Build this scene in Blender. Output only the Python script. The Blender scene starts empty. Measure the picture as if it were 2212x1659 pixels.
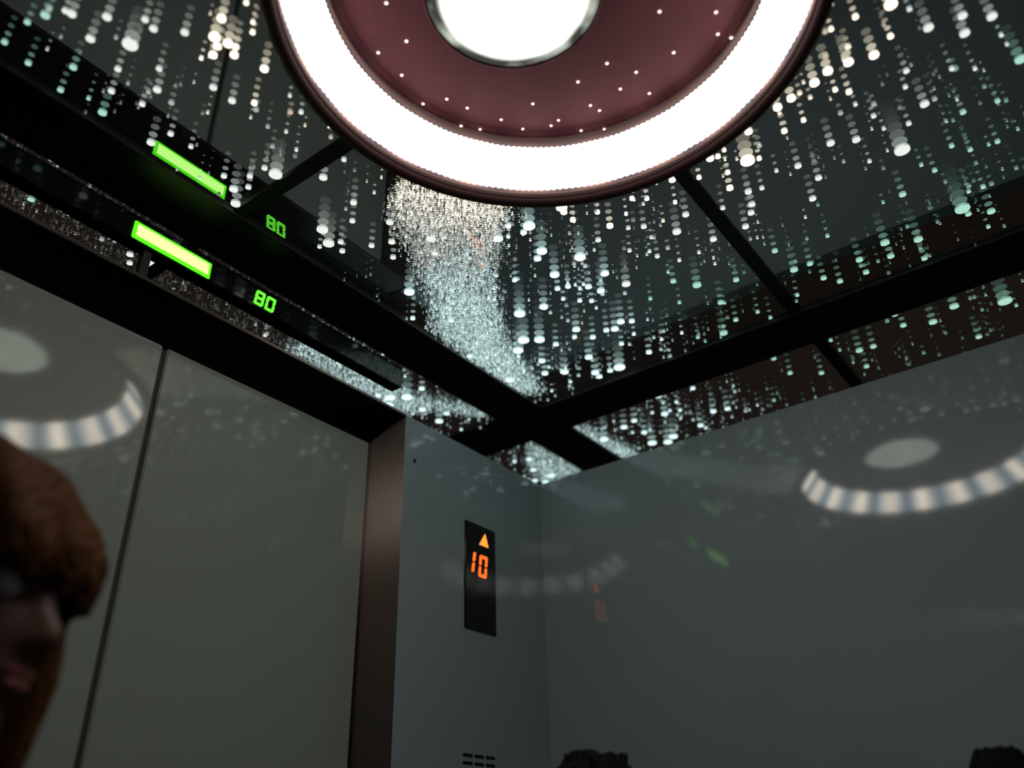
import bpy, bmesh, math, random
from mathutils import Vector, Matrix
random.seed(7)
PI = math.pi
sc = bpy.context.scene
COL = sc.collection
H = 1.45                      # the camera is held 1.45 m above the cabin floor

# ---------------------------------------------------------------- camera, world, exposure
cam_d = bpy.data.cameras.new('camera'); cam = bpy.data.objects.new('camera', cam_d); COL.objects.link(cam)
R_ = Vector((0.59972664, -0.79984726, -0.02392321)); U_ = Vector((-0.38580233, -0.31520879, 0.867064)); F_ = Vector((0.70105957, 0.51077175, 0.49762204))
m = Matrix.Identity(4)
for i in range(3):
    m[i][0] = R_[i]; m[i][1] = U_[i]; m[i][2] = -F_[i]
m.translation = Vector((0, 0, H))
cam.matrix_world = m
cam_d.sensor_width = 36.0; cam_d.lens = 36.0 * 1844.02 / 2212; cam_d.clip_start = 0.02
cam_d.dof.use_dof = True; cam_d.dof.focus_distance = 1.55; cam_d.dof.aperture_fstop = 1.7
sc.camera = cam
w = bpy.data.worlds.new('world'); sc.world = w; w.use_nodes = True
w.node_tree.nodes['Background'].inputs[0].default_value = (0.011, 0.0075, 0.006, 1)
w.node_tree.nodes['Background'].inputs[1].default_value = 1.0
sc.view_settings.view_transform = 'Standard'; sc.view_settings.look = 'None'
sc.view_settings.exposure = 0.0; sc.view_settings.gamma = 1.0
sc.cycles.max_bounces = 10; sc.cycles.glossy_bounces = 6; sc.cycles.transparent_max_bounces = 24
sc.cycles.sample_clamp_indirect = 6.0

# ---------------------------------------------------------------- materials
def newmat(name):
    mt = bpy.data.materials.new(name); mt.use_nodes = True
    nt = mt.node_tree; nt.nodes.clear()
    out = nt.nodes.new('ShaderNodeOutputMaterial')
    return mt, nt, out
def pbr(name, col, rough=0.5, metal=0.0, ior=1.45, noise=None, bump=None, aniso=0.0, coat=0.0):
    mt, nt, out = newmat(name)
    b = nt.nodes.new('ShaderNodeBsdfPrincipled')
    b.inputs['Base Color'].default_value = (*col, 1); b.inputs['Roughness'].default_value = rough
    b.inputs['Metallic'].default_value = metal; b.inputs['IOR'].default_value = ior
    b.inputs['Anisotropic'].default_value = aniso; b.inputs['Coat Weight'].default_value = coat
    if noise:
        sc_, amt = noise
        tc = nt.nodes.new('ShaderNodeTexCoord'); n = nt.nodes.new('ShaderNodeTexNoise'); n.inputs['Scale'].default_value = sc_; n.inputs['Detail'].default_value = 4
        mp = nt.nodes.new('ShaderNodeMapRange'); mp.inputs['To Min'].default_value = 1 - amt; mp.inputs['To Max'].default_value = 1 + amt
        vm = nt.nodes.new('ShaderNodeVectorMath'); vm.operation = 'SCALE'; vm.inputs[0].default_value = col
        nt.links.new(tc.outputs['Object'], n.inputs['Vector']); nt.links.new(n.outputs['Fac'], mp.inputs['Value'])
        nt.links.new(mp.outputs[0], vm.inputs['Scale']); nt.links.new(vm.outputs[0], b.inputs['Base Color'])
        if bump:
            bp = nt.nodes.new('ShaderNodeBump'); bp.inputs['Strength'].default_value = bump; bp.inputs['Distance'].default_value = 0.002
            nt.links.new(n.outputs['Fac'], bp.inputs['Height']); nt.links.new(bp.outputs[0], b.inputs['Normal'])
    if aniso:
        tg = nt.nodes.new('ShaderNodeTangent'); tg.direction_type = 'RADIAL'; tg.axis = 'Z'; nt.links.new(tg.outputs[0], b.inputs['Tangent'])
    nt.links.new(b.outputs[0], out.inputs[0])
    return mt
def emit(name, col, strength, sampled=False):
    mt, nt, out = newmat(name)
    e = nt.nodes.new('ShaderNodeEmission'); e.inputs[0].default_value = (*col, 1); e.inputs[1].default_value = strength
    nt.links.new(e.outputs[0], out.inputs[0])
    mt.cycles.emission_sampling = 'AUTO' if sampled else 'NONE'
    return mt
def half_mirror(name, fac, tint, rough):
    mt, nt, out = newmat(name)
    g = nt.nodes.new('ShaderNodeBsdfGlossy'); g.inputs['Color'].default_value = (*tint, 1); g.inputs['Roughness'].default_value = rough
    t = nt.nodes.new('ShaderNodeBsdfTransparent'); t.inputs[0].default_value = (0.9, 0.96, 0.94, 1)
    mx = nt.nodes.new('ShaderNodeMixShader'); mx.inputs[0].default_value = fac
    nt.links.new(t.outputs[0], mx.inputs[1]); nt.links.new(g.outputs[0], mx.inputs[2]); nt.links.new(mx.outputs[0], out.inputs[0])
    return mt
def clear(name):
    mt, nt, out = newmat(name)
    t = nt.nodes.new('ShaderNodeBsdfTransparent'); t.inputs[0].default_value = (0.97, 0.99, 0.98, 1)
    nt.links.new(t.outputs[0], out.inputs[0]); return mt

M_wall = pbr('grey_laminate', (0.335, 0.402, 0.425), 0.055, ior=1.5, noise=(900, 0.05))
M_door = pbr('door_laminate', (0.325, 0.360, 0.325), 0.06, ior=1.5, noise=(900, 0.05))
M_steel = pbr('dark_brushed_steel', (0.30, 0.23, 0.20), 0.36, metal=1.0, noise=(300, 0.1), aniso=1.0)
M_header = pbr('shade_toned_steel_header', (0.05, 0.045, 0.042), 0.25, metal=1.0, noise=(300, 0.1))  # the surround's steel with its underside shade put into a darker colour
M_seam = pbr('dark_rubber_gap', (0.07, 0.075, 0.07), 0.7)
M_black = pbr('black_frame_paint', (0.006, 0.005, 0.006), 0.45, noise=(200, 0.2))
M_rim = pbr('bronze_rim', (0.075, 0.030, 0.030), 0.5, metal=0.3, noise=(150, 0.1))
M_lip = pbr('ring_lit_satin_lip', (0.20, 0.115, 0.11), 0.35, metal=0.3, noise=(150, 0.1))  # rim and cover edges by the ring, its light put into the colour
M_cover = pbr('mauve_cover', (0.125, 0.034, 0.043), 0.6, ior=1.25, noise=(12, 0.25))
M_mirror = half_mirror('half_mirror_film', 0.52, (0.86, 0.93, 0.95), 0.012)
M_clear = clear('clear_glass_side')
M_back = pbr('dark_backing', (0.035, 0.035, 0.036), 0.55, noise=(8, 0.3))
M_floor = pbr('dark_floor', (0.05, 0.045, 0.042), 0.4, noise=(40, 0.3))
M_grille = pbr('grille_hole', (0.01, 0.01, 0.01), 0.8)
M_screen = pbr('black_glass', (0.006, 0.006, 0.007), 0.08, ior=1.5, noise=(60, 0.1))
M_skin = pbr('skin', (0.12, 0.042, 0.030), 0.5, noise=(60, 0.1))
M_lips = pbr('lips', (0.30, 0.09, 0.07), 0.4, noise=(60, 0.1))
M_eye = pbr('eye_white', (0.6, 0.58, 0.55), 0.2, noise=(60, 0.02))
M_iris = pbr('iris', (0.05, 0.03, 0.02), 0.2, noise=(60, 0.1))
def hairmat(name, col):
    mt, nt, out = newmat(name)
    b = nt.nodes.new('ShaderNodeBsdfPrincipled'); b.inputs['Roughness'].default_value = 0.7; b.inputs['Specular IOR Level'].default_value = 0.15
    tc = nt.nodes.new('ShaderNodeTexCoord'); wv = nt.nodes.new('ShaderNodeTexWave'); wv.inputs['Scale'].default_value = 55; wv.inputs['Distortion'].default_value = 5; wv.inputs['Detail'].default_value = 3
    cr = nt.nodes.new('ShaderNodeValToRGB'); cr.color_ramp.elements[0].color = (*[c * .45 for c in col], 1); cr.color_ramp.elements[1].color = (*col, 1)
    bp = nt.nodes.new('ShaderNodeBump'); bp.inputs['Strength'].default_value = 0.6; bp.inputs['Distance'].default_value = 0.003
    nt.links.new(tc.outputs['Object'], wv.inputs['Vector']); nt.links.new(wv.outputs['Fac'], cr.inputs[0]); nt.links.new(cr.outputs[0], b.inputs['Base Color'])
    nt.links.new(wv.outputs['Fac'], bp.inputs['Height']); nt.links.new(bp.outputs[0], b.inputs['Normal']); nt.links.new(b.outputs[0], out.inputs[0])
    return mt
M_ginger = hairmat('auburn_hair', (0.13, 0.042, 0.008)); M_dark = hairmat('black_hair', (0.010, 0.007, 0.007))
M_cloth1 = pbr('maroon_knit', (0.10, 0.02, 0.02), 0.9, noise=(300, 0.3)); M_cloth2 = pbr('black_coat', (0.015, 0.015, 0.018), 0.9, noise=(300, 0.3))
M_trouser = pbr('navy_trousers', (0.02, 0.022, 0.035), 0.9, noise=(300, 0.3)); M_shoe = pbr('black_shoe', (0.012, 0.012, 0.012), 0.5, noise=(90, 0.2))

# ---------------------------------------------------------------- helpers
def obj(name, bm, mats, parent=None, smooth=False, origin=None):
    me = bpy.data.meshes.new(name)
    if origin is not None:
        bmesh.ops.translate(bm, verts=bm.verts, vec=-Vector(origin))
    bmesh.ops.recalc_face_normals(bm, faces=bm.faces)
    bm.to_mesh(me); bm.free()
    for mt in (mats if isinstance(mats, (list, tuple)) else [mats]): me.materials.append(mt)
    if smooth:
        for p in me.polygons: p.use_smooth = True
    o = bpy.data.objects.new(name, me); COL.objects.link(o)
    if origin is not None: o.location = origin
    if parent: 
        o.parent = parent
        if origin is not None: o.location = Vector(origin) - parent.location
        else: o.location = -parent.location
    return o
def thing(name, label, cat, loc=(0, 0, 0), group=None):
    o = bpy.data.objects.new(name, None); COL.objects.link(o); o.location = loc; o.empty_display_size = 0.05
    o['label'] = label; o['category'] = cat
    if group: o['group'] = group
    return o
def tag(o, label, cat, group=None):
    o['label'] = label; o['category'] = cat
    if group: o['group'] = group
    return o
def struct(o): o['kind'] = 'structure'; return o
def box(bm, a, b, mi=0, bev=0.0):
    x0, y0, z0 = a; x1, y1, z1 = b
    vs = [bm.verts.new(p) for p in ((x0,y0,z0),(x1,y0,z0),(x1,y1,z0),(x0,y1,z0),(x0,y0,z1),(x1,y0,z1),(x1,y1,z1),(x0,y1,z1))]
    fs = [bm.faces.new([vs[i] for i in q]) for q in ((3,2,1,0),(4,5,6,7),(0,1,5,4),(1,2,6,5),(2,3,7,6),(3,0,4,7))]
    for f in fs: f.material_index = mi
    if bev > 0:
        es = list({e for f in fs for e in f.edges})
        bmesh.ops.bevel(bm, geom=es, offset=bev, segments=2, affect='EDGES')
    return fs
def B(*boxes, bev=0.0):
    bm = bmesh.new()
    for a, b in boxes: box(bm, a, b, 0, bev)
    return bm
def lathe(bm, prof, c, n=128, mi=0, closed=False):
    rings = []
    for r, z in prof:
        rings.append([bm.verts.new((c[0] + r * math.cos(2*PI*k/n), c[1] + r * math.sin(2*PI*k/n), c[2] + z)) for k in range(n)])
    m_ = len(prof)
    for i in range(m_ if closed else m_ - 1):
        a = rings[i]; b = rings[(i + 1) % m_]
        for k in range(n):
            f = bm.faces.new((a[k], a[(k+1) % n], b[(k+1) % n], b[k])); f.material_index = mi
    return rings
def prism(bm, pts, z0, z1, bottom_mi=0, other_mi=0):
    lo = [bm.verts.new((x, y, z0)) for x, y in pts]; hi = [bm.verts.new((x, y, z1)) for x, y in pts]
    f = bm.faces.new(lo[::-1]); f.material_index = bottom_mi
    f = bm.faces.new(hi); f.material_index = other_mi
    n = len(pts)
    for i in range(n):
        f = bm.faces.new((lo[i], lo[(i+1) % n], hi[(i+1) % n], hi[i])); f.material_index = other_mi

# ---------------------------------------------------------------- cabin shell
XL, XR, YB, YF = -0.345, 1.620, -0.333, 1.105
WT = 0.834 + H                       # top of the wall panels, below the glass ceiling
T = 0.035
struct(obj('floor', B(((-0.8, -0.7, -0.05), (2.1, 1.5, 0.0))), M_floor))
struct(obj('wall_right', B(((XR, YB - T, 0), (XR + T, YF + T, WT))), M_wall))
struct(obj('wall_left', B(((XL - T, YB - T, 0), (XL, YF + T, WT))), M_wall))
struct(obj('wall_back', B(((XL, YB - T, 0), (XR, YB, WT))), M_wall))
DX0, DX1 = 0.137, 1.138              # front edges of the splayed door surround
YD = 1.185                           # face of the door leaves
struct(obj('wall_front', B(((DX1, YF, 0), (XR, YF + T, WT))), M_wall))
struct(obj('wall_front.001', B(((XL, YF, 0), (DX0, YF + T, WT))), M_wall))
door = struct(thing('door_1', 'sliding lift door of two grey leaves in a splayed dark steel surround', 'door', ((DX0 + DX1) / 2, YF, 0)))
bm = bmesh.new()
prism(bm, [(DX1 - 0.0005, YF - 0.001), (DX1 - 0.0005, YD + 0.035), (1.121, YD + 0.035), (1.121, YD - 0.002)], 0, WT)
prism(bm, [(DX0 + 0.0005, YF - 0.001), (0.154, YD - 0.002), (0.154, YD + 0.035), (DX0 + 0.0005, YD + 0.035)], 0, WT)
obj('door_frame', bm, M_steel, door); bm = bmesh.new()
pr = [(YF - 0.001, WT), (YD - 0.002, 0.790 + H), (YD + 0.035, 0.790 + H), (YD + 0.035, WT)]
a = [bm.verts.new((DX0 + 0.001, y, z)) for y, z in pr]; b = [bm.verts.new((DX1 - 0.001, y, z)) for y, z in pr]
bm.faces.new(a); bm.faces.new(b[::-1])
for i in range(4): bm.faces.new((a[i], b[i], b[(i+1) % 4], a[(i+1) % 4]))
obj('door_header', bm, M_header, door)
obj('edge_highlight_strip', B(((DX0 + 0.001, YF - 0.0035, WT - 0.0045), (DX1 - 0.001, YF - 0.001, WT + 0.0005))), M_steel, door)  # added strip that draws the thin highlight along the header's top edge
SX = CX_ = 0.6365
obj('door_leaf', B(((0.157, YD, 0.004), (SX - 0.0050, YD + 0.025, 0.786 + H)), bev=0.002), M_door, door)
obj('door_leaf', B(((SX + 0.0050, YD, 0.004), (1.1155, YD + 0.025, 0.786 + H)), bev=0.002), M_door, door)
obj('door_seal', B(((SX - 0.0050, YD + 0.010, 0.004), (SX + 0.0050, YD + 0.022, 0.786 + H)), ((1.1155, YD + 0.012, 0.004), (1.121, YD + 0.02, 0.786 + H)), ((0.154, YD + 0.012, 0.004), (0.157, YD + 0.02, 0.786 + H)), ((0.157, YD + 0.012, 0.786 + H), (1.1155, YD + 0.02, 0.790 + H))), M_seam, door)
bm = bmesh.new()
bmesh.ops.create_uvsphere(bm, u_segments=12, v_segments=6, radius=0.0045)
bmesh.ops.scale(bm, verts=bm.verts, vec=(1, 0.4, 1)); bmesh.ops.translate(bm, verts=bm.verts, vec=(1.169, YF - 0.001, 0.740 + H))
tag(obj('screw', bm, M_black, smooth=True, origin=(1.169, YF, 0.740 + H)), 'tiny dark screw head on the grey wall beside the door frame top', 'screw')

# ---------------------------------------------------------------- ceiling
GZ = 1.0 + H                         # glass plane
CX, CY = 0.6375, 0.3875              # centre of the ceiling and of its ring light
bi = (-0.265, 1.541, -0.262, 1.037)  # inner edges of the beams
bo = (-0.400, 1.676, -0.386, 1.161)  # outer edges
OUT = (-0.74, 2.04, -0.64, 1.44)
struct(obj('ceiling', B(((OUT[0], OUT[2], GZ + 0.24), (OUT[1], OUT[3], GZ + 0.27))), M_back))
TRIM = [0]
def trim(bm):
    TRIM[0] += 1; return struct(obj('trim_%d' % TRIM[0], bm, M_black))
z0, z1 = GZ - 0.007, GZ + 0.022
for a, b in (((OUT[0], bi[3]), (OUT[1], bo[3])), ((OUT[0], bo[2]), (OUT[1], bi[2]))):
    trim(B(((a[0], a[1], z0), (b[0], b[1], z1)), bev=0.0015))
for x0_, x1_ in ((bi[1], bo[1]), (bo[0], bi[0])):
    for ya, yb in ((bi[2], bi[3]), (bo[3], OUT[3]), (OUT[2], bo[2])): trim(B(((x0_, ya, z0), (x1_, yb, z1)), bev=0.0015))
M_edge = pbr('ring_lit_beam_side', (0.16, 0.14, 0.13), 0.5, metal=0.2, noise=(80, 0.3))  # beam sides facing the ring, its light put into a paler colour
for a, b in (((bi[0] + .002, bi[3] - .002), (bi[1] - .002, bi[3])), ((bi[0] + .002, bi[2]), (bi[1] - .002, bi[2] + .002)), ((bi[1] - .002, bi[2]), (bi[1], bi[3])), ((bi[0], bi[2]), (bi[0] + .002, bi[3]))):
    TRIM[0] += 1; struct(obj('trim_%d' % TRIM[0], B(((a[0], a[1], z0 + .0003), (b[0], b[1], GZ - 0.0002))), M_edge))  # added thin strips, only to carry the ring-lit colour of the beam sides
mw = 0.0125; RR = 0.3805
for s in (((CX - mw, CY + RR - .004), (CX + mw, bi[3])), ((CX - mw, bi[2]), (CX + mw, CY - RR + .004)), ((CX + RR - .004, CY - mw), (bi[1], CY + mw)), ((bi[0], CY - mw), (CX - RR + .004, CY + mw)),
          ((CX - mw, bo[3]), (CX + mw, OUT[3])), ((CX - mw, OUT[2]), (CX + mw, bo[2])), ((bo[1], CY - mw), (OUT[1], CY + mw)), ((OUT[0], CY - mw), (bo[0], CY + mw))):
    trim(B(((s[0][0], s[0][1], z0 + 0.003), (s[1][0], s[1][1], z1))))

def quad_pane(x0, x1, y0, y1, sx, sy):
    """pane with the quarter circle of the ring light cut away; sx, sy = side of the centre"""
    pts = []
    a0 = math.asin(mw / RR); a1 = PI / 2 - a0
    arc = [(CX + sx * RR * math.cos(a0 + (a1 - a0) * k / 24), CY + sy * RR * math.sin(a0 + (a1 - a0) * k / 24)) for k in range(25)]
    pts = arc + [(CX + sx * mw, y1), (x1, y1), (x1, CY + sy * mw)]
    return pts
panes = [
 ('dark glass ceiling pane below the ring light in view, crossed by the white star cloud', quad_pane(0, bi[1], 0, bi[3], 1, 1)),
 ('dark glass ceiling pane left of the ring light, mirroring the green bar', quad_pane(0, bi[0], 0, bi[3], -1, 1)),
 ('dark glass ceiling pane right of the ring light, with scattered green-white stars', quad_pane(0, bi[1], 0, bi[2], 1, -1)),
 ('dark glass ceiling pane on the near side of the ring light above the viewer', quad_pane(0, bi[0], 0, bi[2], -1, -1))]
def rp(x0, x1, y0, y1): return [(x0, y0), (x1, y0), (x1, y1), (x0, y1)]
panes += [
 ('narrow glass ceiling strip above the door, left of the thin cross bar', rp(bi[0], CX - mw, bo[3], OUT[3])),
 ('narrow glass ceiling strip above the door with the dense cloud of tiny stars', rp(CX + mw, bi[1], bo[3], OUT[3])),
 ('small glass ceiling corner pane beyond the beam crossing', rp(bo[1], OUT[1], bo[3], OUT[3])),
 ('narrow glass ceiling strip over the right wall, between the beam crossing and thin bar', rp(bo[1], OUT[1], CY + mw, bi[3])),
 ('narrow glass ceiling strip over the right wall, at the right edge past the thin bar', rp(bo[1], OUT[1], bi[2], CY - mw)),
 ('glass ceiling corner pane over the left end of the door wall', rp(OUT[0], bo[0], bo[3], OUT[3])),
 ('glass ceiling strip over the left wall, door half', rp(OUT[0], bo[0], CY + mw, bi[3])),
 ('glass ceiling strip over the left wall, rear half', rp(OUT[0], bo[0], bi[2], CY - mw)),
 ('glass ceiling strip over the back wall, left half', rp(bi[0], CX - mw, OUT[2], bo[2])),
 ('glass ceiling strip over the back wall, right half', rp(CX + mw, bi[1], OUT[2], bo[2])),
 ('glass ceiling corner pane over the back left corner', rp(OUT[0], bo[0], OUT[2], bo[2])),
 ('glass ceiling corner pane over the back right corner', rp(bo[1], OUT[1], OUT[2], bo[2]))]
for lab, pts in panes:
    bm = bmesh.new(); prism(bm, pts, GZ, GZ + 0.006, 0, 1)
    cx = sum(p[0] for p in pts) / len(pts); cy = sum(p[1] for p in pts) / len(pts)
    tag(obj('glass_pane', bm, [M_mirror, M_clear], origin=(cx, cy, GZ)), lab, 'glass pane', 'glass panes of the ceiling')

# ---------------------------------------------------------------- ring light
def diffuser_mat():
    mt, nt, out = newmat('prismatic_ring_diffuser')
    N = nt.nodes.new
    tc = N('ShaderNodeTexCoord'); sp = N('ShaderNodeSeparateXYZ'); nt.links.new(tc.outputs['Object'], sp.inputs[0])
    at = N('ShaderNodeMath'); at.operation = 'ARCTAN2'; nt.links.new(sp.outputs['Y'], at.inputs[0]); nt.links.new(sp.outputs['X'], at.inputs[1])
    def wave(freq, ph, lo, hi):
        a = N('ShaderNodeMath'); a.operation = 'MULTIPLY_ADD'; a.inputs[1].default_value = freq; a.inputs[2].default_value = ph; nt.links.new(at.outputs[0], a.inputs[0])
        s = N('ShaderNodeMath'); s.operation = 'SINE'; nt.links.new(a.outputs[0], s.inputs[0])
        r = N('ShaderNodeMapRange'); r.inputs['From Min'].default_value = -1; r.inputs['To Min'].default_value = lo; r.inputs['To Max'].default_value = hi; nt.links.new(s.outputs[0], r.inputs['Value'])
        return r.outputs[0]
    led = wave(20, 0.4, 0.0, 1.0); led2 = wave(33, 1.4, 0.75, 1.0); rib = wave(212, 0.0, 0.72, 1.0)
    mx = N('ShaderNodeMix'); mx.data_type = 'RGBA'; mx.inputs['A'].default_value = (0.62, 0.80, 0.95, 1); mx.inputs['B'].default_value = (1.0, 0.86, 0.68, 1)
    nt.links.new(led, mx.inputs['Factor'])
    st = N('ShaderNodeMapRange'); st.inputs['To Min'].default_value = 4.0; st.inputs['To Max'].default_value = 18.0; nt.links.new(led, st.inputs['Value'])
    m1 = N('ShaderNodeMath'); m1.operation = 'MULTIPLY'; nt.links.new(st.outputs[0], m1.inputs[0]); nt.links.new(rib, m1.inputs[1])
    m2 = N('ShaderNodeMath'); m2.operation = 'MULTIPLY'; nt.links.new(m1.outputs[0], m2.inputs[0]); nt.links.new(led2, m2.inputs[1])
    e = N('ShaderNodeEmission'); nt.links.new(mx.outputs['Result'], e.inputs[0]); nt.links.new(m2.outputs[0], e.inputs[1])
    nt.links.new(e.outputs[0], out.inputs[0]); return mt
ring = thing('ring_light', 'large round ceiling light with glowing ribbed white ring and dark bronze rim', 'ceiling light', (CX, CY, GZ))
bm = bmesh.new()
lathe(bm, [(0.3790, 0.000), (0.3785, -0.008), (0.3740, -0.0125), (0.3640, -0.0130), (0.3590, -0.010), (0.3570, -0.004), (0.3570, 0.016), (0.3650, 0.020), (0.3790, 0.020)], (CX, CY, GZ), 160, 0, True)
obj('rim', bm, M_rim, ring, True)
bm = bmesh.new(); lathe(bm, [(0.3572, -0.006), (0.3560, -0.0065), (0.3553, 0.013), (0.3572, 0.015)], (CX, CY, GZ), 160, 0, True)
obj('rim_lip', bm, M_lip, ring, True)['label'] = 'satin inner lip, toned as lit by the ring'
NR = 212; SUB = 6; bm = bmesh.new(); rows = []
A_ = (0.3535, 0.010); Bq = (0.3105, 0.062)
for j in range(9):
    t = j / 8.0; row = []
    for k in range(NR * SUB):
        ph = (k % SUB) / SUB
        bul = math.sin(PI * ph)
        endcap = (1 - abs(2 * t - 1)) ; round_ = min(1.0, math.sqrt(max(0.0, 1 - (max(0, abs(2*t-1) - 0.8) / 0.2) ** 2)))
        tt = t
        if j == 0: tt = t - 0.03 * bul
        if j == 8: tt = t + 0.03 * bul
        r = A_[0] + (Bq[0] - A_[0]) * tt; z = A_[1] + (Bq[1] - A_[1]) * tt
        d = 0.0024 * bul * (0.25 + 0.75 * round_)
        r -= d * 0.78; z -= d * 0.62
        a = 2 * PI * k / (NR * SUB)
        row.append(bm.verts.new((CX + r * math.cos(a), CY + r * math.sin(a), GZ + z)))
    rows.append(row)
n = NR * SUB
for j in range(8):
    for k in range(n): bm.faces.new((rows[j][k], rows[j][(k+1) % n], rows[j+1][(k+1) % n], rows[j+1][k]))
o = obj('diffuser', bm, diffuser_mat(), ring, True, origin=(CX, CY, GZ)); o['label'] = 'glowing white ribbed ring'
bm = bmesh.new(); rr = lathe(bm, [(0.3070, 0.083), (0.30, 0.083), (0.20, 0.083), (0.04, 0.083), (0.0005, 0.083)], (CX, CY, GZ), 128)
lathe(bm, [(0.3135, 0.064), (0.3650, 0.010), (0.3680, 0.012), (0.3680, 0.09), (0.30, 0.095), (0.001, 0.095)], (CX, CY, GZ), 96)
b2 = bmesh.new(); lathe(b2, [(0.3125, 0.063), (0.3095, 0.066), (0.3090, 0.0825), (0.3070, 0.0828)], (CX, CY, GZ), 128)
obj('inner_lip', b2, M_lip, ring, True)['label'] = 'step inside the glowing ring, toned as lit by it'
obj('inner_cover', bm, M_cover, ring, True)['label'] = 'dark mauve round cover'
# central lamp
LX, LY = CX, CY + 0.056
def lamp_mat():
    mt, nt, out = newmat('hot_lamp_lens'); N = nt.nodes.new
    tc = N('ShaderNodeTexCoord'); ln = N('ShaderNodeVectorMath'); ln.operation = 'LENGTH'; nt.links.new(tc.outputs['Object'], ln.inputs[0])
    r = N('ShaderNodeMapRange'); r.inputs['From Min'].default_value = 0.094; r.inputs['From Max'].default_value = 0.112; r.inputs['To Min'].default_value = 3.0; r.inputs['To Max'].default_value = 0.0; r.interpolation_type = 'SMOOTHSTEP'
    nt.links.new(ln.outputs['Value'], r.inputs['Value'])
    nz = N('ShaderNodeTexNoise'); nz.inputs['Scale'].default_value = 16; nz.inputs['Detail'].default_value = 2; nt.links.new(tc.outputs['Object'], nz.inputs['Vector'])
    n2 = N('ShaderNodeMapRange'); n2.inputs['From Min'].default_value = 0.42; n2.inputs['From Max'].default_value = 0.68; n2.inputs['To Min'].default_value = 0.06; n2.inputs['To Max'].default_value = 0.85; nt.links.new(nz.outputs['Fac'], n2.inputs['Value'])
    r2 = N('ShaderNodeMapRange'); r2.inputs['From Min'].default_value = 0.116; r2.inputs['From Max'].default_value = 0.128; r2.inputs['To Min'].default_value = 1.0; r2.inputs['To Max'].default_value = 0.06; r2.interpolation_type = 'SMOOTHSTEP'; nt.links.new(ln.outputs['Value'], r2.inputs['Value'])
    mm = N('ShaderNodeMath'); mm.operation = 'MULTIPLY'; nt.links.new(n2.outputs[0], mm.inputs[0]); nt.links.new(r2.outputs[0], mm.inputs[1])
    ad = N('ShaderNodeMath'); ad.operation = 'ADD'; nt.links.new(r.outputs[0], ad.inputs[0]); nt.links.new(mm.outputs[0], ad.inputs[1])
    e = N('ShaderNodeEmission'); e.inputs[0].default_value = (0.93, 1.0, 0.86, 1); nt.links.new(ad.outputs[0], e.inputs[1]); nt.links.new(e.outputs[0], out.inputs[0]); return mt
bm = bmesh.new(); lathe(bm, [(0.0005, -0.016), (0.03, -0.0155), (0.06, -0.0138), (0.09, -0.0105), (0.11, -0.007), (0.122, -0.003), (0.125, 0.0)], (LX, LY, GZ + 0.083), 96)
obj('lens', bm, lamp_mat(), ring, True, origin=(LX, LY, GZ + 0.083))['label'] = 'glaring white round lamp lens'
bm = bmesh.new(); lathe(bm, [(0.1255, 0.0), (0.1262, -0.002), (0.128, -0.002), (0.129, 0.0)], (LX, LY, GZ + 0.083), 96)
obj('bezel', bm, M_cover, ring, True)

# ---------------------------------------------------------------- star lights in the glass, their mirror repeats built as discs
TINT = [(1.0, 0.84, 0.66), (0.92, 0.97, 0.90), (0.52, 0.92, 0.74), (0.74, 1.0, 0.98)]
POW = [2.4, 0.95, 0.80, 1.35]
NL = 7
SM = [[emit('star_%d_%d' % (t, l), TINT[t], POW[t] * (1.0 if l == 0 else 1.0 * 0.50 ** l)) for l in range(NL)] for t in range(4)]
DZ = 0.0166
def star_and_repeats_mesh(t, nb):
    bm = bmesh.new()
    for l in range(nb):  # discs above the first are its mirror repeats, modelled as fading glowing copies
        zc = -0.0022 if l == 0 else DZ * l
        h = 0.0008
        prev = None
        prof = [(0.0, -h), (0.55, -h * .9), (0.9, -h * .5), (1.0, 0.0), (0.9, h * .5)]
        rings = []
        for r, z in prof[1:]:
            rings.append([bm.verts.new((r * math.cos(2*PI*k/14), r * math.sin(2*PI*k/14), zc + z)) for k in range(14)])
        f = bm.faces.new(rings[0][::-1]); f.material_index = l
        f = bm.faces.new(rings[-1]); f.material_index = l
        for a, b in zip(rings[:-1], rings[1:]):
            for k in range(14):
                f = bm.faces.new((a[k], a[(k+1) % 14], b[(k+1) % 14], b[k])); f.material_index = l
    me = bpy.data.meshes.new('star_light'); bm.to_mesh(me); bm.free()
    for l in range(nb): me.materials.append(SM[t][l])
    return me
SMESH = {}
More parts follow.
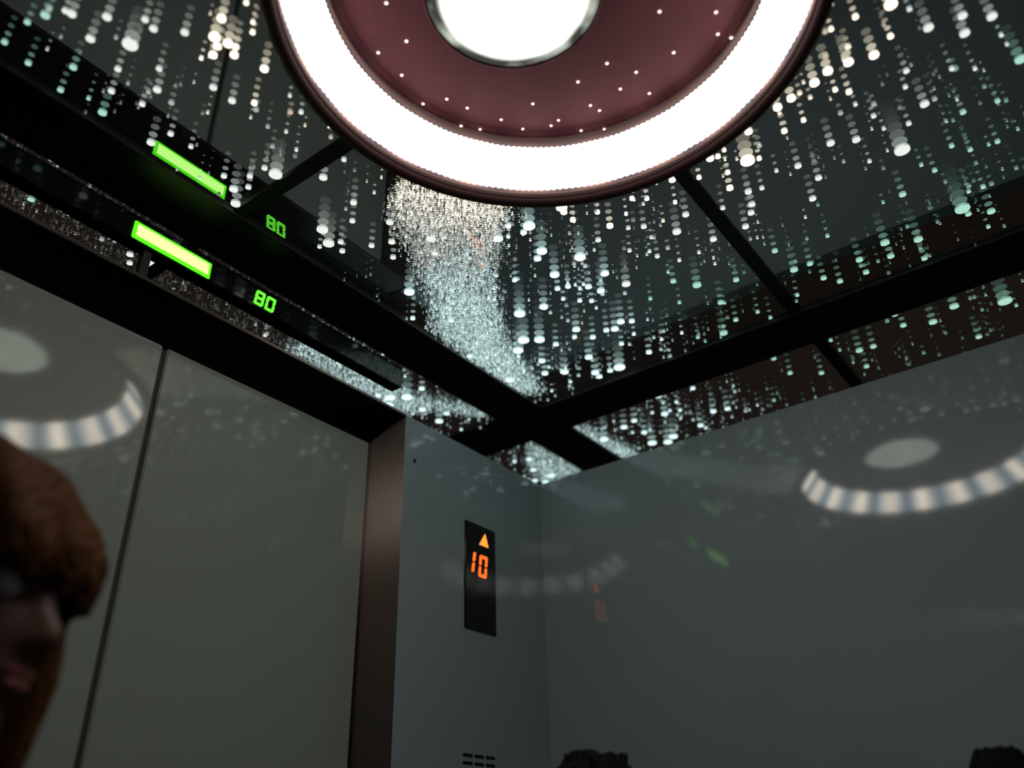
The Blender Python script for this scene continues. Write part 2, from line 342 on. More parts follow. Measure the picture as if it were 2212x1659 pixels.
DOTS = "0.221 1 4.1 2;0.224 0.945 4 2;0.233 0.916 5.8 2;0.253 0.887 5.8 1;0.284 0.855 5.8 1;0.289 0.904 6 1;0.327 0.87 10.5 1;0.317 0.819 4.6 1;0.332 0.823 5.3 1;0.361 0.795 5.3 1;0.378 0.738 5.9 0;0.39 0.77 7.3 0;0.408 0.764 6.7 0;0.402 0.779 5.4 0;0.407 0.796 5.8 0;0.425 0.773 5.8 0;0.418 0.761 4.2 0;0.383 0.693 3.3 0;0.417 0.723 3.5 0;0.258 1.009 4.2 2;0.3 0.967 4.9 2;0.34 0.921 4.6 1;0.375 0.875 4.3 1;0.395 0.91 5.7 1;0.31 1.019 4.4 2;0.343 1.002 3 2;0.356 0.964 4.7 1;0.37 1.011 6.2 2;0.442 0.843 5.4 1;0.474 0.842 5.5 1;0.497 0.82 4.5 0;0.449 1.008 6.5 1;0.457 0.969 4.6 1;0.593 0.994 7.3 1;0.605 0.971 5 1;0.564 0.981 4.9 1;0.373 1.162 4.8 2;0.466 0.759 5.9 0;0.407 0.71 2.8 0;0.551 0.779 3.8 1;0.563 0.827 2.8 1;0.52 0.768 2.8 1;0.598 0.844 2.9 1;0.613 0.912 10.9 1;0.593 0.915 4.9 1;0.59 0.948 4.9 1;0.617 1.02 8.3 1;0.754 0.956 10.3 1;0.787 0.976 10.5 1;0.666 0.857 6.8 1;0.659 0.801 4.1 1;0.739 0.862 5.9 1;0.771 0.898 5.3 1;0.818 0.973 5.5 1;0.798 0.956 5.4 1;0.4 1.277 5.8 2;0.622 1.272 11.6 1;0.584 1.282 6.3 1;0.598 1.305 5.6 1;0.84 0.92 5.5 1;0.855 0.884 6.3 1;0.889 0.913 5.6 1;0.814 0.849 6.9 1;0.988 0.964 10.5 3;0.893 0.822 8.8 1;0.968 0.727 8.8 3;0.952 0.692 5.3 3;0.928 0.844 6.4 1;0.975 0.663 11.1 3;0.983 0.681 6.2 3;1.047 0.686 9.9 3;1.06 0.705 7.4 3;1.121 0.708 9.4 3;1.01 0.593 5.3 0;0.97 0.59 10 0;1.106 0.64 10.8 3;1.185 0.839 11.9 3;1.196 0.786 8.9 3;1.087 0.779 4.9 3;1.169 0.709 5.9 3;1.162 0.729 5.9 3;1.195 0.678 6.8 3;1.308 0.78 8.4 3;1.291 0.864 11.5 3;1.271 0.892 12.5 3;1.297 0.926 11.7 3;1.24 0.699 5.1 3;1.367 0.911 7.8 3;1.416 0.937 8 3;1.437 0.899 8 3;1.42 0.82 8.8 3;1.389 1.018 10.3 3;1.248 1.023 6.7 3;1.116 0.965 5.3 3;1.06 1.021 5.3 3;0.983 0.594 6.1 0;1.02 0.548 4.4 0;1.065 0.55 6.2 0;1.085 0.587 5.5 1;1.055 0.511 3.2 0;1.104 0.503 5.4 1;1.043 0.463 4.4 0;1.027 0.483 4.4 0;1.002 0.494 4.3 0;1.082 0.429 3.6 0;1.122 0.429 6.1 1;1.154 0.463 7.9 1;1.215 0.42 6.4 1;1.219 0.359 6.2 1;1.19 0.336 6.1 1;1.147 0.37 4.4 1;1.178 0.63 8.5 3;1.222 0.666 7.8 3;1.234 0.615 8.6 1;1.195 0.525 4.8 1;1.232 0.498 3.9 1;1.234 0.458 3.5 1;1.284 0.538 5.9 2;1.325 0.507 8.7 2;1.358 0.439 5.9 2;1.308 0.602 4.2 2;1.224 0.717 5.1 3;1.355 0.672 6.3 3;1.358 0.715 8.4 3;1.351 0.732 6.4 3;1.342 0.691 8.2 3;1.33 0.799 5.5 3;1.356 0.769 6.5 3;1.329 0.847 6.6 3;1.418 0.734 5.6 3;1.487 0.704 6.7 3;1.52 0.54 8.5 2;1.5 0.591 4.5 2;1.489 0.498 5.4 2;1.49 0.45 4.3 2;1.41 0.496 6.1 2;1.357 0.562 3.8 2;1.502 0.789 13.2 3;1.501 0.813 6.9 3;1.509 0.847 7 3;1.487 0.845 9.1 3;1.44 0.898 9.1 3;1.086 0.776 4.9 3;0.86 0.083 4.6 0;0.9 0.095 3.5 0;0.901 0.062 4.1 0;0.911 0.018 8.4 0;0.963 0.033 4.2 0;0.981 -0.013 6.7 1;1.022 -0.051 6.8 1;0.99 -0.055 6 1;1.016 -0.087 6.6 1;0.981 0.061 6.9 0;0.971 0.094 7 0;0.968 0.123 7 0;0.977 0.146 7.1 0;0.984 0.184 6.6 0;0.988 0.207 6.7 0;1.009 0.126 3.8 0;1.026 0.111 4.5 0;1.039 0.032 4.4 1;1.076 -0.022 3.7 1;1.097 -0.049 3 1;1.057 -0.091 2.9 1;1.121 0.027 6.7 1;1.175 -0.016 4.6 2;1.184 -0.063 3.9 2;1.199 0.081 12.3 1;1.112 0.168 6.3 1;1.13 0.133 6.3 1;1.097 0.096 3.9 1;1.041 0.217 4.7 0;1.038 0.185 3.9 0;1.129 0.228 5.7 1;1.178 0.211 5.8 1;1.192 0.131 3.4 1;1.147 0.057 4 1;1.24 0.015 4.1 2;1.268 -0.007 4.1 2;1.276 -0.046 4.1 2;1.282 0.051 4.2 2;1.376 -0.005 4.3 2;1.056 0.111 3.2 1;0.934 -0 3.4 1;1.12 -0.105 7.7 2;1.007 0.262 6.2 0;1.066 0.289 11.7 0;1.023 0.335 6.4 0;1.052 0.369 4.2 0;1.071 0.326 4.2 0;1.073 0.272 4.1 0;1.108 0.339 5.9 0;1.136 0.318 5.9 1;1.17 0.326 6 1;1.142 0.296 4.3 1;1.02 0.309 3.3 0;1.029 0.407 5.8 0;1.222 0.237 6 1;1.309 0.11 6 2;1.319 0.344 5.6 2;1.398 0.337 7.6 2;1.399 0.306 5.8 2;1.461 0.301 5.9 2;1.447 0.227 6.6 2;1.495 0.229 5.9 2;1.425 0.173 8.2 2;1.473 0.176 6.6 2;1.454 0.121 8.1 2;1.521 0.127 5.7 2;1.414 0.036 12.7 2;1.436 0.031 5.4 2;1.454 -0.003 7 2;1.492 0.279 5.9 2;1.484 0.363 4.2 2;1.497 0.01 3.8 2;1.338 0.251 3.8 2;1.777 0.032 13.8 2;1.73 0.12 9.1 2;1.764 0.17 8.4 2;1.682 0.227 6.3 2;1.737 0.224 6.4 2;1.78 0.331 7.8 2;1.783 0.301 6.7 2;1.862 0.34 5.9 2;1.691 0.496 5.8 2;1.778 0.491 5.9 2;1.825 0.433 6 2;1.891 0.105 6.6 2;0.971 1.253 6.4 3;1.275 1.291 11.7 3;1.298 1.318 11.8 3;1.248 1.305 7.2 3;1.298 1.259 12.8 3;1.369 1.273 8.6 3;1.442 1.282 10 3;1.422 1.24 7.5 3;1.29 1.204 7.1 3;1.774 1.241 8.4 3;1.84 1.274 8.6 3;1.905 1.257 11.4 3;1.905 1.314 8.8 3;1.934 1.296 10.2 3;1.76 1.281 5.8 3;1.8 1.013 11.7 3;1.772 0.935 9 3;1.757 0.896 7.7 3;1.677 0.786 10.7 3;1.773 0.817 8.8 3;1.903 0.924 11.9 3;1.925 0.888 11.8 3;1.904 0.861 11.7 3;1.832 0.909 7.9 3;1.78 0.778 4.6 3;1.891 0.775 7.8 3;1.84 0.715 7.6 3;1.85 0.681 7.5 3;1.699 0.702 6.1 3"
dots = [tuple(float(v) for v in s.split()) for s in DOTS.split(';')]
TN = ['warm white', 'white', 'pale green', 'bluish white']
def zone(x, y):
    if y > bo[3] and x > bo[1]: return 'in the corner pane beyond the beam crossing'
    if y > bi[3]: return 'in the strip above the door'
    if x > bi[1]: return 'in the strip over the right wall'
    if x < CX: z = 'left pane'
    elif y < CY: z = 'right pane'
    else: z = 'middle pane'
    d = math.hypot(x - CX, y - CY); b = min(bi[1] - x, bi[3] - y)
    if d < 0.44: return 'close to the ring rim in the ' + z
    if b < 0.09: return 'beside the %s beam in the %s' % ('right' if bi[1] - x < bi[3] - y else 'door', z)
    if min(abs(x - CX), abs(y - CY)) < 0.07: return 'beside the thin bar in the ' + z
    if d < 0.60: return 'a little off the ring in the ' + z
    return 'midway to the beam in the ' + z
def view(o):
    p = o.location - Vector((0, 0, H)); return p.dot(R_) / p.dot(F_), p.dot(U_) / p.dot(F_)
big = sorted(range(len(dots)), key=lambda i: -dots[i][2])
used_lab = {}
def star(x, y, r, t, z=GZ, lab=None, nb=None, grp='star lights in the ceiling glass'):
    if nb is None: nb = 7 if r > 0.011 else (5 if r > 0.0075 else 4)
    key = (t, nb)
    if key not in SMESH: SMESH[key] = star_and_repeats_mesh(t, nb)
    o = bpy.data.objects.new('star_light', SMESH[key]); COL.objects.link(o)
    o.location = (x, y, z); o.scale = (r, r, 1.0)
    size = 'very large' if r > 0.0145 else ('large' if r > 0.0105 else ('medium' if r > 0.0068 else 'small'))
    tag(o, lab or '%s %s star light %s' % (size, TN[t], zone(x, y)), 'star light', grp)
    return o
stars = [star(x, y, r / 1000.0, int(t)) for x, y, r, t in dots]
inner = [(0.594,0.608),(0.583,0.655),(0.635,0.656),(0.713,0.632),(0.697,0.668),(0.747,0.618),(0.805,0.53),(0.813,0.449),(0.865,0.459),(0.866,0.404),(0.902,0.372),(0.853,0.368),(0.811,0.395),(0.78,0.288),(0.867,0.238),(0.885,0.225),(0.831,0.224),(0.8,0.59),(0.795,0.63),(0.838,0.574),(0.861,0.533),(0.859,0.517),(0.883,0.453),(0.901,0.5),(0.922,0.468),(0.77,0.65),(0.53,0.587),(0.856,0.305),(0.536,0.679)]
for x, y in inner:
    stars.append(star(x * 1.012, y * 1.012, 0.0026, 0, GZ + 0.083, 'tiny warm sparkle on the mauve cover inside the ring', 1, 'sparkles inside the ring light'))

by = {}
for o in stars: by.setdefault(o['label'], []).append(o)
for lab, L in by.items():
    n_ = len(L)
    if n_ < 2: continue
    xs = sorted(L, key=lambda o: view(o)[0]); ys = sorted(L, key=lambda o: -view(o)[1]); done = set()
    cand = [('leftmost ', xs[0]), ('rightmost ', xs[-1]), ('topmost ', ys[0]), ('lowest ', ys[-1])]
    if n_ > 4: cand += [('second leftmost ', xs[1]), ('second rightmost ', xs[-2]), ('second topmost ', ys[1]), ('second lowest ', ys[-2])]
    if n_ > 8: cand += [('third leftmost ', xs[2]), ('third rightmost ', xs[-3]), ('third topmost ', ys[2]), ('third lowest ', ys[-3])]
    if n_ > 14: cand += [('fourth leftmost ', xs[3]), ('fourth rightmost ', xs[-4]), ('fourth topmost ', ys[3]), ('fourth lowest ', ys[-4]), ('fifth leftmost ', xs[4]), ('fifth rightmost ', xs[-5]), ('sixth leftmost ', xs[5]), ('sixth rightmost ', xs[-6]), ('seventh leftmost ', xs[6]), ('seventh rightmost ', xs[-7]), ('fifth topmost ', ys[4]), ('fifth lowest ', ys[-5])]
    for word, o in cand:
        if o.name not in done: o['label'] = word + lab; done.add(o.name)
    rest = [o for o in L if o.name not in done]
    for o in rest: o['label'] = lab if len(rest) > 1 else lab + ', innermost'
# the remaining countless small stars and their drawn mirror repeats: one object
def inpoly(x, y, P):
    c = False; j = len(P) - 1
    for i in range(len(P)):
        if (P[i][1] > y) != (P[j][1] > y) and x < (P[j][0] - P[i][0]) * (y - P[i][1]) / (P[j][1] - P[i][1]) + P[i][0]: c = not c
        j = i
    return c
MW = [[(0.751,0.78),(0.82,0.70),(0.903,0.655),(0.973,0.732),(1.076,0.829),(1.254,0.931),(1.491,1.0),(1.448,1.035),(1.285,1.035),(1.132,1.02),(1.029,0.938),(0.921,0.884),(0.81,0.836)],
      [(0.93,1.20),(1.10,1.20),(1.287,1.247),(1.45,1.165),(1.52,1.165),(1.40,1.25),(1.36,1.33),(1.01,1.34)],
      [(0.30,1.17),(1.0,1.17),(1.0,1.34),(0.30,1.34)],
      [(1.685,1.02),(1.78,1.02),(1.95,0.985),(1.95,1.03),(1.80,1.06),(1.685,1.035)],
      [(1.685,1.17),(1.95,1.17),(1.95,1.30),(1.80,1.26)]]
def ok(x, y, r):
    if math.hypot(x - CX, y - CY) < 0.380 + r: return False
    for a, b in ((bi[0], bo[0]), (bi[1], bo[1])):
        if min(a, b) - r < x < max(a, b) + r: return False
    for a, b in ((bi[2], bo[2]), (bi[3], bo[3])):
        if min(a, b) - r < y < max(a, b) + r: return False
    return abs(x - CX) > mw + r and abs(y - CY) > mw + r and OUT[0] + .02 < x < OUT[1] - .02 and OUT[2] + .02 < y < OUT[3] - .02
bm = bmesh.new()
def disc(x, y, z, r, mi):
    a0 = random.random()
    vs = [bm.verts.new((x + r * math.cos(a0 + 2*PI*k/7), y + r * math.sin(a0 + 2*PI*k/7), z)) for k in range(7)]
    top = bm.verts.new((x, y, z + 0.0008)); bot = bm.verts.new((x, y, z - 0.0008))
    for k in range(7):
        f = bm.faces.new((vs[k], vs[(k+1) % 7], top)); f.material_index = mi
        f = bm.faces.new((vs[(k+1) % 7], vs[k], bot)); f.material_index = mi
def tint_of(x, y):
    d = math.hypot(x - CX, y - CY)
    j = random.gauss(0, 0.05)
    if d + j < 0.43: return 0
    if x > 0.95 and y > 0.60: return 3 if d + 1.6 * j > 0.56 else 1
    return 1 if d + j < 0.66 or x < 1.0 else 2
from mathutils import noise as mn
cnt = 0; small = []
while cnt < 1700:
    x = random.uniform(-0.45, 2.02); y = random.uniform(-0.40, 1.42)
    dens = 0.12 + 1.3 * max(0, mn.noise(Vector((x * 5, y * 5, 3.1))) + 0.15)
    if x > 0.95 and y > 0.6: dens += 0.45
    if (x > 1.68 and y > 0.75) or y > 1.165: dens += 0.3
    if random.random() > dens: continue
    r = 0.0016 + 0.0032 * random.random() ** 2
    if not ok(x, y, r): continue
    t = tint_of(x, y); dim = random.choice((0, 1, 1, 2))
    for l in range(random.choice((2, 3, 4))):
        disc(x, y, GZ + (-0.0022 if l == 0 else DZ * l), r, t * NL + min(NL - 1, l + dim))  # upper levels draw the fading mirror repeats
    cnt += 1
for P, num in zip(MW, (11500, 3800, 1500, 700, 1200)):
    x0 = min(p[0] for p in P); x1 = max(p[0] for p in P); y0 = min(p[1] for p in P); y1 = max(p[1] for p in P)
    k = 0
    while k < num:
        x = random.uniform(x0, x1); y = random.uniform(y0, y1)
        jx = x + random.gauss(0, 0.012); jy = y + random.gauss(0, 0.012)
        if not inpoly(jx, jy, P): continue
        r = 0.0009 + 0.0012 * random.random() ** 2
        if not ok(x, y, r): continue
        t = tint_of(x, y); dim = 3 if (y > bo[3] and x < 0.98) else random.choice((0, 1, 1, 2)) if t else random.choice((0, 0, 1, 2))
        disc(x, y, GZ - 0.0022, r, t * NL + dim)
        disc(x, y, GZ + DZ, r, t * NL + 1 + dim)  # mirror repeat of the point, drawn as a second glowing disc
        k += 1
me = bpy.data.meshes.new('tiny_stars'); bm.to_mesh(me); bm.free()
for t in range(4):
    for l in range(NL): me.materials.append(SM[t][l])
o = bpy.data.objects.new('tiny_stars', me); COL.objects.link(o); o['kind'] = 'stuff'
tag(o, 'countless tiny white star points scattered and clouded over the ceiling glass', 'stars')

# ---------------------------------------------------------------- lit indicator above the door
SEG = {'8': 'abcdefg', '0': 'abcdef', '1': 'bc'}
def seg_digit(bm, ch, x, y, z, wd, ht, th, dp, sk=0.12, flip=1):
    """seven segments in the XZ plane facing -Y; x,z = lower left"""
    hb = ht / 2
    S = {'a': (0, ht - th, wd, ht), 'g': (0, hb - th / 2, wd, hb + th / 2), 'd': (0, 0, wd, th),
         'f': (0, hb, th, ht), 'b': (wd - th, hb, wd, ht), 'e': (0, 0, th, hb), 'c': (wd - th, 0, wd, hb)}
    g = th * 0.10
    for s in SEG[ch]:
        a, b, c, d = S[s]; vert = s in 'fbec'
        cut = min(c - a, d - b) * 0.5
        if vert: pts = [(a, b + g + cut * .6), (a + cut, b + g), (c, b + g + cut * .6), (c, d - g - cut * .6), (a + cut, d - g), (a, d - g - cut * .6)]
        else: pts = [(a + g, b + cut), (a + g + cut * .6, b), (c - g - cut * .6, b), (c - g, b + cut), (c - g - cut * .6, d), (a + g + cut * .6, d)]
        f_ = [bm.verts.new((x + px + sk * pz, y, z + pz)) for px, pz in pts]; b_ = [bm.verts.new((x + px + sk * pz, y + dp, z + pz)) for px, pz in pts]
        bm.faces.new(f_); bm.faces.new(b_[::-1]); k = len(pts)
        for i in range(k): bm.faces.new((f_[i], b_[i], b_[(i+1) % k], f_[(i+1) % k]))
ind = thing('floor_indicator', 'long black indicator panel above the door with glowing green bar and digits', 'indicator panel', (0.59, YF, 0.893 + H))
PX0, PX1, PZ0, PZ1 = 0.150, 1.124, 0.8925 + H, 0.940 + H
obj('housing', B(((PX0, YF, PZ0), (PX1, YF + 0.03, PZ1)), bev=0.0015), M_screen, ind)
obj('bracket', B(((0.20, YF + 0.008, WT), (0.214, YF + 0.024, PZ0 + 0.002))), M_black, ind)
obj('bracket', B(((0.528, YF + 0.008, WT), (0.542, YF + 0.024, PZ0 + 0.002))), M_black, ind)
G1 = emit('green_edge_glow', (0.10, 1.0, 0.01), 1.3, True); G2 = emit('green_white_core', (0.56, 1.0, 0.22), 2.0, True); G3 = emit('green_digit_glow', (0.16, 1.0, 0.05), 1.1, True)
bx0, bx1, bz0, bz1 = 0.4985, 0.6440, 0.8945 + H, 0.9270 + H
obj('light_bar', B(((bx0, YF - 0.003, bz0), (bx1, YF + 0.001, bz1)), bev=0.0012), G1, ind)['label'] = 'glowing green bar'
obj('bar_core', B(((bx0 + 0.0055, YF - 0.0042, bz0 + 0.0055), (bx1 - 0.0055, YF - 0.0025, bz1 - 0.0055)), bev=0.0005), G2, ind)['label'] = 'bright yellow-white core'
bm = bmesh.new(); seg_digit(bm, '8', 0.7370, YF - 0.003, 0.8975 + H, 0.0190, 0.0300, 0.0042, 0.003)
obj('digit', bm, G3, ind)
bm = bmesh.new(); seg_digit(bm, '0', 0.7610, YF - 0.003, 0.8975 + H, 0.0190, 0.0300, 0.0042, 0.003)
obj('digit', bm, G3, ind)

# ---------------------------------------------------------------- floor display and grille on the front wall
dis = thing('floor_display', 'narrow black upright display with orange arrow and number 10', 'display', (1.381, YF, 0.43 + H))
DXa, DXb, DZa, DZb = 1.330, 1.4325, 0.431 + H, 0.659 + H
obj('panel', B(((DXa, YF - 0.004, DZa), (DXb, YF, DZb)), bev=0.0012), M_screen, dis)
OR = emit('orange_led', (1.0, 0.16, 0.02), 1.25, True); OR2 = emit('orange_arrow_led', (1.0, 0.24, 0.03), 1.9, True)
bm = bmesh.new()
a = [bm.verts.new((x, y, z)) for y in (YF - 0.0055, YF - 0.0035) for x, z in ((1.3755, 0.615 + H), (1.4060, 0.615 + H), (1.3950, 0.6435 + H))]
bm.faces.new(a[:3]); bm.faces.new(a[3:][::-1])
for i in range(3): bm.faces.new((a[i], a[(i+1) % 3], a[3 + (i+1) % 3], a[3 + i]))
obj('arrow', bm, OR2, dis)['label'] = 'orange triangle pointing up'
bm = bmesh.new(); seg_digit(bm, '1', 1.3300, YF - 0.0055, 0.5480 + H, 0.0260, 0.047, 0.0078, 0.002, 0.17)
obj('digit', bm, OR, dis)['label'] = 'orange digit 1'
bm = bmesh.new(); seg_digit(bm, '0', 1.3710, YF - 0.0055, 0.5440 + H, 0.0270, 0.049, 0.0072, 0.002, 0.12)
obj('digit', bm, OR, dis)['label'] = 'orange digit 0'
bm = bmesh.new()
box(bm, (1.322, YF - 0.0015, 0.075 + H), (1.430, YF, 0.205 + H))
for rw in range(9):
    for c in range(3):
        xx = 1.327 + c * 0.0345; zz = 0.192 + H - rw * 0.0135
        box(bm, (xx, YF - 0.0019, zz), (xx + 0.028, YF - 0.0013, zz + 0.006), 1)
tag(obj('speaker_grille', bm, [M_wall, M_grille], origin=(1.376, YF, 0.14 + H)), 'grille of short dark slots low on the wall below the orange display', 'grille')

# ---------------------------------------------------------------- people
def ball(bm, c, r, sx=1, sy=1, sz=1, rot=0):
    ret = bmesh.ops.create_uvsphere(bm, u_segments=20, v_segments=12, radius=1.0)
    M = Matrix.Translation(Vector(c)) @ Matrix.Rotation(rot, 4, 'Z') @ Matrix.Diagonal((r * sx, r * sy, r * sz, 1))
    bmesh.ops.transform(bm, matrix=M, verts=ret['verts'])
def limb(bm, pts, rad, n=14):
    for (p, q, a, b) in zip(pts[:-1], pts[1:], rad[:-1], rad[1:]):
        p = Vector(p); q = Vector(q); L = (q - p).length
        ret = bmesh.ops.create_cone(bm, cap_ends=True, segments=n, radius1=a, radius2=b, depth=L)
        M = Matrix.Translation((p + q) / 2) @ (q - p).to_track_quat('Z', 'Y').to_matrix().to_4x4()
        bmesh.ops.transform(bm, matrix=M, verts=ret['verts'])
    for p, a in zip(pts, rad): ball(bm, p, a)
def remesh(o, v, it=3):
    md = o.modifiers.new('remesh', 'REMESH'); md.mode = 'VOXEL'; md.voxel_size = v; md.use_smooth_shade = True
    s = o.modifiers.new('smooth', 'SMOOTH'); s.iterations = it; s.factor = 0.5
def person(label, loc, yaw, hgt, hairm, clothm, hairfn, tilt=0.0):
    """local frame: +X forward, +Y left, scaled to the standing height"""
    t = thing('person', label, 'person', loc); t.rotation_euler = (0, 0, yaw); s = hgt / 1.75
    def S(p): return tuple(c * s for c in p)
    def add(name, bm, mat, vox, it=3):
        bmesh.ops.scale(bm, verts=bm.verts, vec=(s, s, s))
        me = bpy.data.meshes.new(name); bm.to_mesh(me); bm.free(); me.materials.append(mat)
        o = bpy.data.objects.new(name, me); COL.objects.link(o); o.parent = t
        if vox: remesh(o, vox * s, it)
        else:
            for p in me.polygons: p.use_smooth = True
        return o
    bm = bmesh.new()
    hz = 1.625; hx = 0.015
    ball(bm, (hx - 0.012, 0, hz + 0.030), 0.1, 0.98, 0.76, 0.92)      # cranium
    ball(bm, (hx + 0.020, 0, hz - 0.025), 0.1, 0.70, 0.62, 0.85)      # face
    ball(bm, (hx + 0.046, 0, hz - 0.088), 0.1, 0.34, 0.36, 0.24)      # jaw and chin
    ball(bm, (hx + 0.065, 0, hz - 0.098), 0.1, 0.17, 0.19, 0.16)
    for sd in (-1, 1):
        ball(bm, (hx + 0.050, sd * 0.040, hz - 0.030), 0.1, 0.26, 0.24, 0.24)   # cheeks
        ball(bm, (hx - 0.010, sd * 0.077, hz - 0.010), 0.1, 0.20, 0.07, 0.31)   # ears
        ball(bm, (hx + 0.076, sd * 0.031, hz + 0.026), 0.1, 0.12, 0.22, 0.07)   # brow
        ball(bm, (hx + 0.093, sd * 0.011, hz - 0.033), 0.1, 0.09, 0.08, 0.07)   # nostrils
    limb(bm, [(hx + 0.083, 0, hz + 0.016), (hx + 0.096, 0, hz - 0.010), (hx + 0.106, 0, hz - 0.031)], [0.008, 0.010, 0.0125])
    ball(bm, (hx + 0.083, 0, hz - 0.056), 0.1, 0.11, 0.24, 0.06); ball(bm, (hx + 0.081, 0, hz - 0.069), 0.1, 0.11, 0.21, 0.065)
    limb(bm, [(-0.012, 0, 1.56), (-0.018, 0, 1.48), (-0.02, 0, 1.42)], [0.056, 0.056, 0.068])
    for (x, z, a, b, c) in ((-0.02, 1.37, .105, .165, .09), (-0.01, 1.27, .125, .165, .13), (0, 1.13, .105, .140, .13), (0, 1.0, .115, .155, .12), (-.01, .92, .12, .165, .10)):
        ball(bm, (x, 0, z), 1, a, b, c)
    for sd in (-1, 1):
        limb(bm, [(-0.02, sd * 0.185, 1.40), (-0.03, sd * 0.235, 1.12), (0.04, sd * 0.245, 0.88)], [0.056, 0.042, 0.028])
        ball(bm, (0.06, sd * 0.243, 0.825), 0.1, 0.38, 0.15, 0.46)             # palm
        for i, (dx, ln) in enumerate(((0.030, .066), (0.011, .076), (-0.009, .071), (-0.027, .055))):
            x = 0.062 + dx
            limb(bm, [(x, sd * 0.243, 0.790), (x + 0.006, sd * 0.238, 0.790 - ln * .5), (x + 0.004, sd * 0.228, 0.790 - ln)], [0.0088, 0.0082, 0.0070], 8)
        limb(bm, [(0.090, sd * 0.240, 0.845), (0.114, sd * 0.232, 0.815), (0.120, sd * 0.225, 0.785)], [0.012, 0.0098, 0.0085], 8)
        limb(bm, [(0, sd * 0.092, 0.90), (0.015, sd * 0.098, 0.49), (-0.01, sd * 0.10, 0.09)], [0.088, 0.056, 0.036])
        limb(bm, [(-0.03, sd * 0.10, 0.045), (0.09, sd * 0.11, 0.03), (0.15, sd * 0.115, 0.022)], [0.036, 0.034, 0.02])
    body = add('body', bm, M_skin, 0.0075, 2)
    for sd in (-1, 1):
        bm = bmesh.new(); ball(bm, (hx + 0.0775, sd * 0.031, hz + 0.008), 0.0125); e = add('eye', bm, M_eye, None)
        bm = bmesh.new(); ball(bm, (hx + 0.0870, sd * 0.031, hz + 0.008), 0.0052, 0.8); q = add('iris', bm, M_iris, None); q.parent = e
    bm = bmesh.new(); ball(bm, (hx + 0.0905, 0, hz - 0.0565), 0.01, 0.5, 2.2, 0.45); ball(bm, (hx + 0.0890, 0, hz - 0.0665), 0.01, 0.5, 1.9, 0.5); add('mouth', bm, M_lips, 0.0025, 2)
    bm = bmesh.new(); hairfn(bm, hx, hz)
    add('hair', bm, hairm, 0.006, 2)
    bm = bmesh.new()
    for (x, z, a, b, c) in ((-0.02, 1.375, .118, .18, .085), (-0.01, 1.27, .138, .18, .13), (0, 1.13, .120, .157, .13), (0, 1.0, .132, .172, .12), (-.01, .93, .134, .180, .10)):
        ball(bm, (x, 0, z), 1, a, b, c)
    for sd in (-1, 1): limb(bm, [(-0.02, sd * 0.185, 1.395), (-0.03, sd * 0.237, 1.12), (0.036, sd * 0.246, 0.895)], [0.072, 0.056, 0.042])
    add('jacket', bm, clothm, 0.009)
    bm = bmesh.new(); ball(bm, (-.01, 0, .90), 1, .13, .176, .10)
    for sd in (-1, 1): limb(bm, [(0, sd * 0.092, 0.88), (0.015, sd * 0.10, 0.49), (-0.01, sd * 0.105, 0.10)], [0.100, 0.074, 0.062])
    add('trousers', bm, M_trouser, 0.009)
    for sd in (-1, 1):
        bm = bmesh.new(); limb(bm, [(-0.045, sd * 0.105, 0.052), (0.08, sd * 0.112, 0.046), (0.155, sd * 0.118, 0.036)], [0.050, 0.046, 0.036])
        for v in bm.verts: v.co.z = max(v.co.z, 0.002)
        add('shoe', bm, M_shoe, 0.006)
    return t
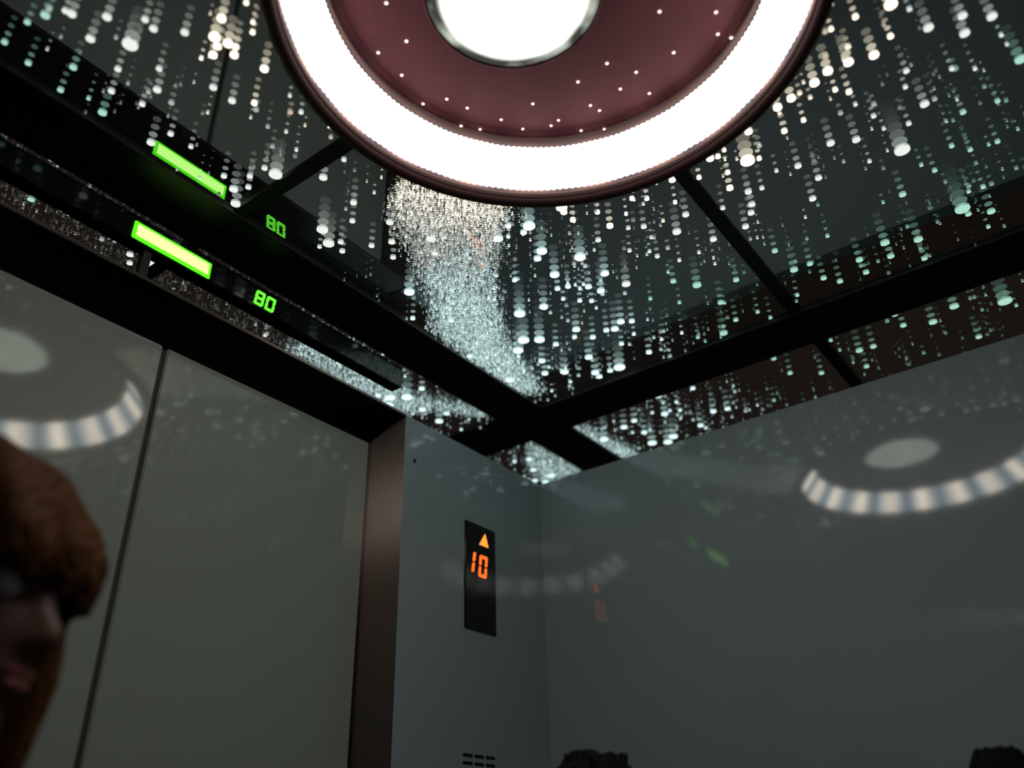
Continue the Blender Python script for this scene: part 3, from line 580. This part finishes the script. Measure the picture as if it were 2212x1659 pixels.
def hair_fringe(bm, hx, hz):
    rnd = random.Random(3)
    ball(bm, (hx - 0.030, 0, hz + 0.045), 0.1, 1.06, 0.92, 0.98)
    ball(bm, (hx - 0.070, 0, hz - 0.010), 0.1, 0.62, 0.84, 1.10)
    ball(bm, (hx + 0.030, 0, hz + 0.095), 0.1, 0.66, 0.68, 0.36)
    for i in range(13):                       # fringe locks swept forward over the forehead
        y = -0.060 + 0.010 * i; e = rnd.uniform(-.012, .006); q = rnd.uniform(-.012, .014)
        limb(bm, [(hx + 0.00, y, hz + 0.118), (hx + 0.055, y * 1.05, hz + 0.100), (hx + 0.084 + e, y * 1.1, hz + 0.070), (hx + 0.101 + e, y * 1.1, hz + 0.040 + q), (hx + 0.100 + e, y * 1.15, hz + 0.022 + q)], [0.024, 0.023, 0.019, 0.014, 0.009], 8)
    for sd in (-1, 1):                        # long side hair hanging beside the face to the chin
        for i in range(5):
            x = hx - 0.006 + 0.014 * i; e = rnd.uniform(-.006, .006)
            limb(bm, [(x - 0.01, sd * 0.066, hz + 0.075), (x + 0.010, sd * 0.076, hz + 0.02), (x + 0.014 + e, sd * 0.072, hz - 0.05), (x + 0.010 + e, sd * 0.064, hz - 0.112 - 0.004 * i)], [0.020, 0.018, 0.016, 0.010], 8)
    for sd in (-1, 1):
        for i in range(6):
            x = hx - 0.075 + 0.018 * i
            limb(bm, [(x, sd * 0.070, hz + 0.07), (x - .004, sd * 0.088, hz + 0.0), (x - 0.01, sd * 0.080, hz - 0.075 + 0.008 * i)], [0.024, 0.018, 0.008], 8)
def hair_short(bm, hx, hz):
    rnd = random.Random(5)
    ball(bm, (hx - 0.026, 0, hz + 0.040), 0.1, 1.02, 0.86, 0.95); ball(bm, (hx - 0.060, 0, hz - 0.015), 0.1, 0.62, 0.78, 0.85)
    for i in range(46):
        a = rnd.uniform(0, 2 * PI); e = rnd.uniform(0.35, 1.35); cx_, cy_, cz_ = math.cos(e) * math.cos(a), math.cos(e) * math.sin(a), math.sin(e)
        p = Vector((hx - 0.026 + cx_ * 0.092, cy_ * 0.076, hz + 0.040 + cz_ * 0.088)); q = p + Vector((cx_ * .02 + rnd.uniform(-.01, .01), cy_ * .02 + rnd.uniform(-.01, .01), cz_ * 0.014))
        limb(bm, [p, q], [0.012, 0.006], 6)
def hair_bun(bm, hx, hz):
    ball(bm, (hx - 0.026, 0, hz + 0.038), 0.1, 1.0, 0.84, 0.93); ball(bm, (hx - 0.055, 0, hz - 0.015), 0.1, 0.62, 0.78, 0.80)
    ball(bm, (hx - 0.052, 0, hz + 0.125), 0.042, 1, 1, 0.9)
    for k in range(9):
        a = 2 * PI * k / 9
        limb(bm, [(hx - 0.052 + 0.030 * math.cos(a), 0.030 * math.sin(a), hz + 0.093), (hx - 0.052 + 0.041 * math.cos(a + .5), 0.041 * math.sin(a + .5), hz + 0.120), (hx - 0.052 + 0.026 * math.cos(a + 1), 0.026 * math.sin(a + 1), hz + 0.155)], [0.011, 0.011, 0.009], 6)
P1 = person('person with auburn hair in profile, blurred at the left edge beside the door', (0.270, 0.826, 0), math.atan2(-0.80, 0.60), 1.785, M_ginger, M_cloth1, hair_fringe)
P2 = person('person whose black tousled hair shows below the orange display', (1.070, 0.672, 0), PI / 2, 1.577, M_dark, M_cloth2, hair_short)
P3 = person('person whose black hair bun shows in the lower right corner', (1.345, 0.186, 0), math.atan2(-0.80, 0.60), 1.543, M_dark, M_cloth2, hair_bun)
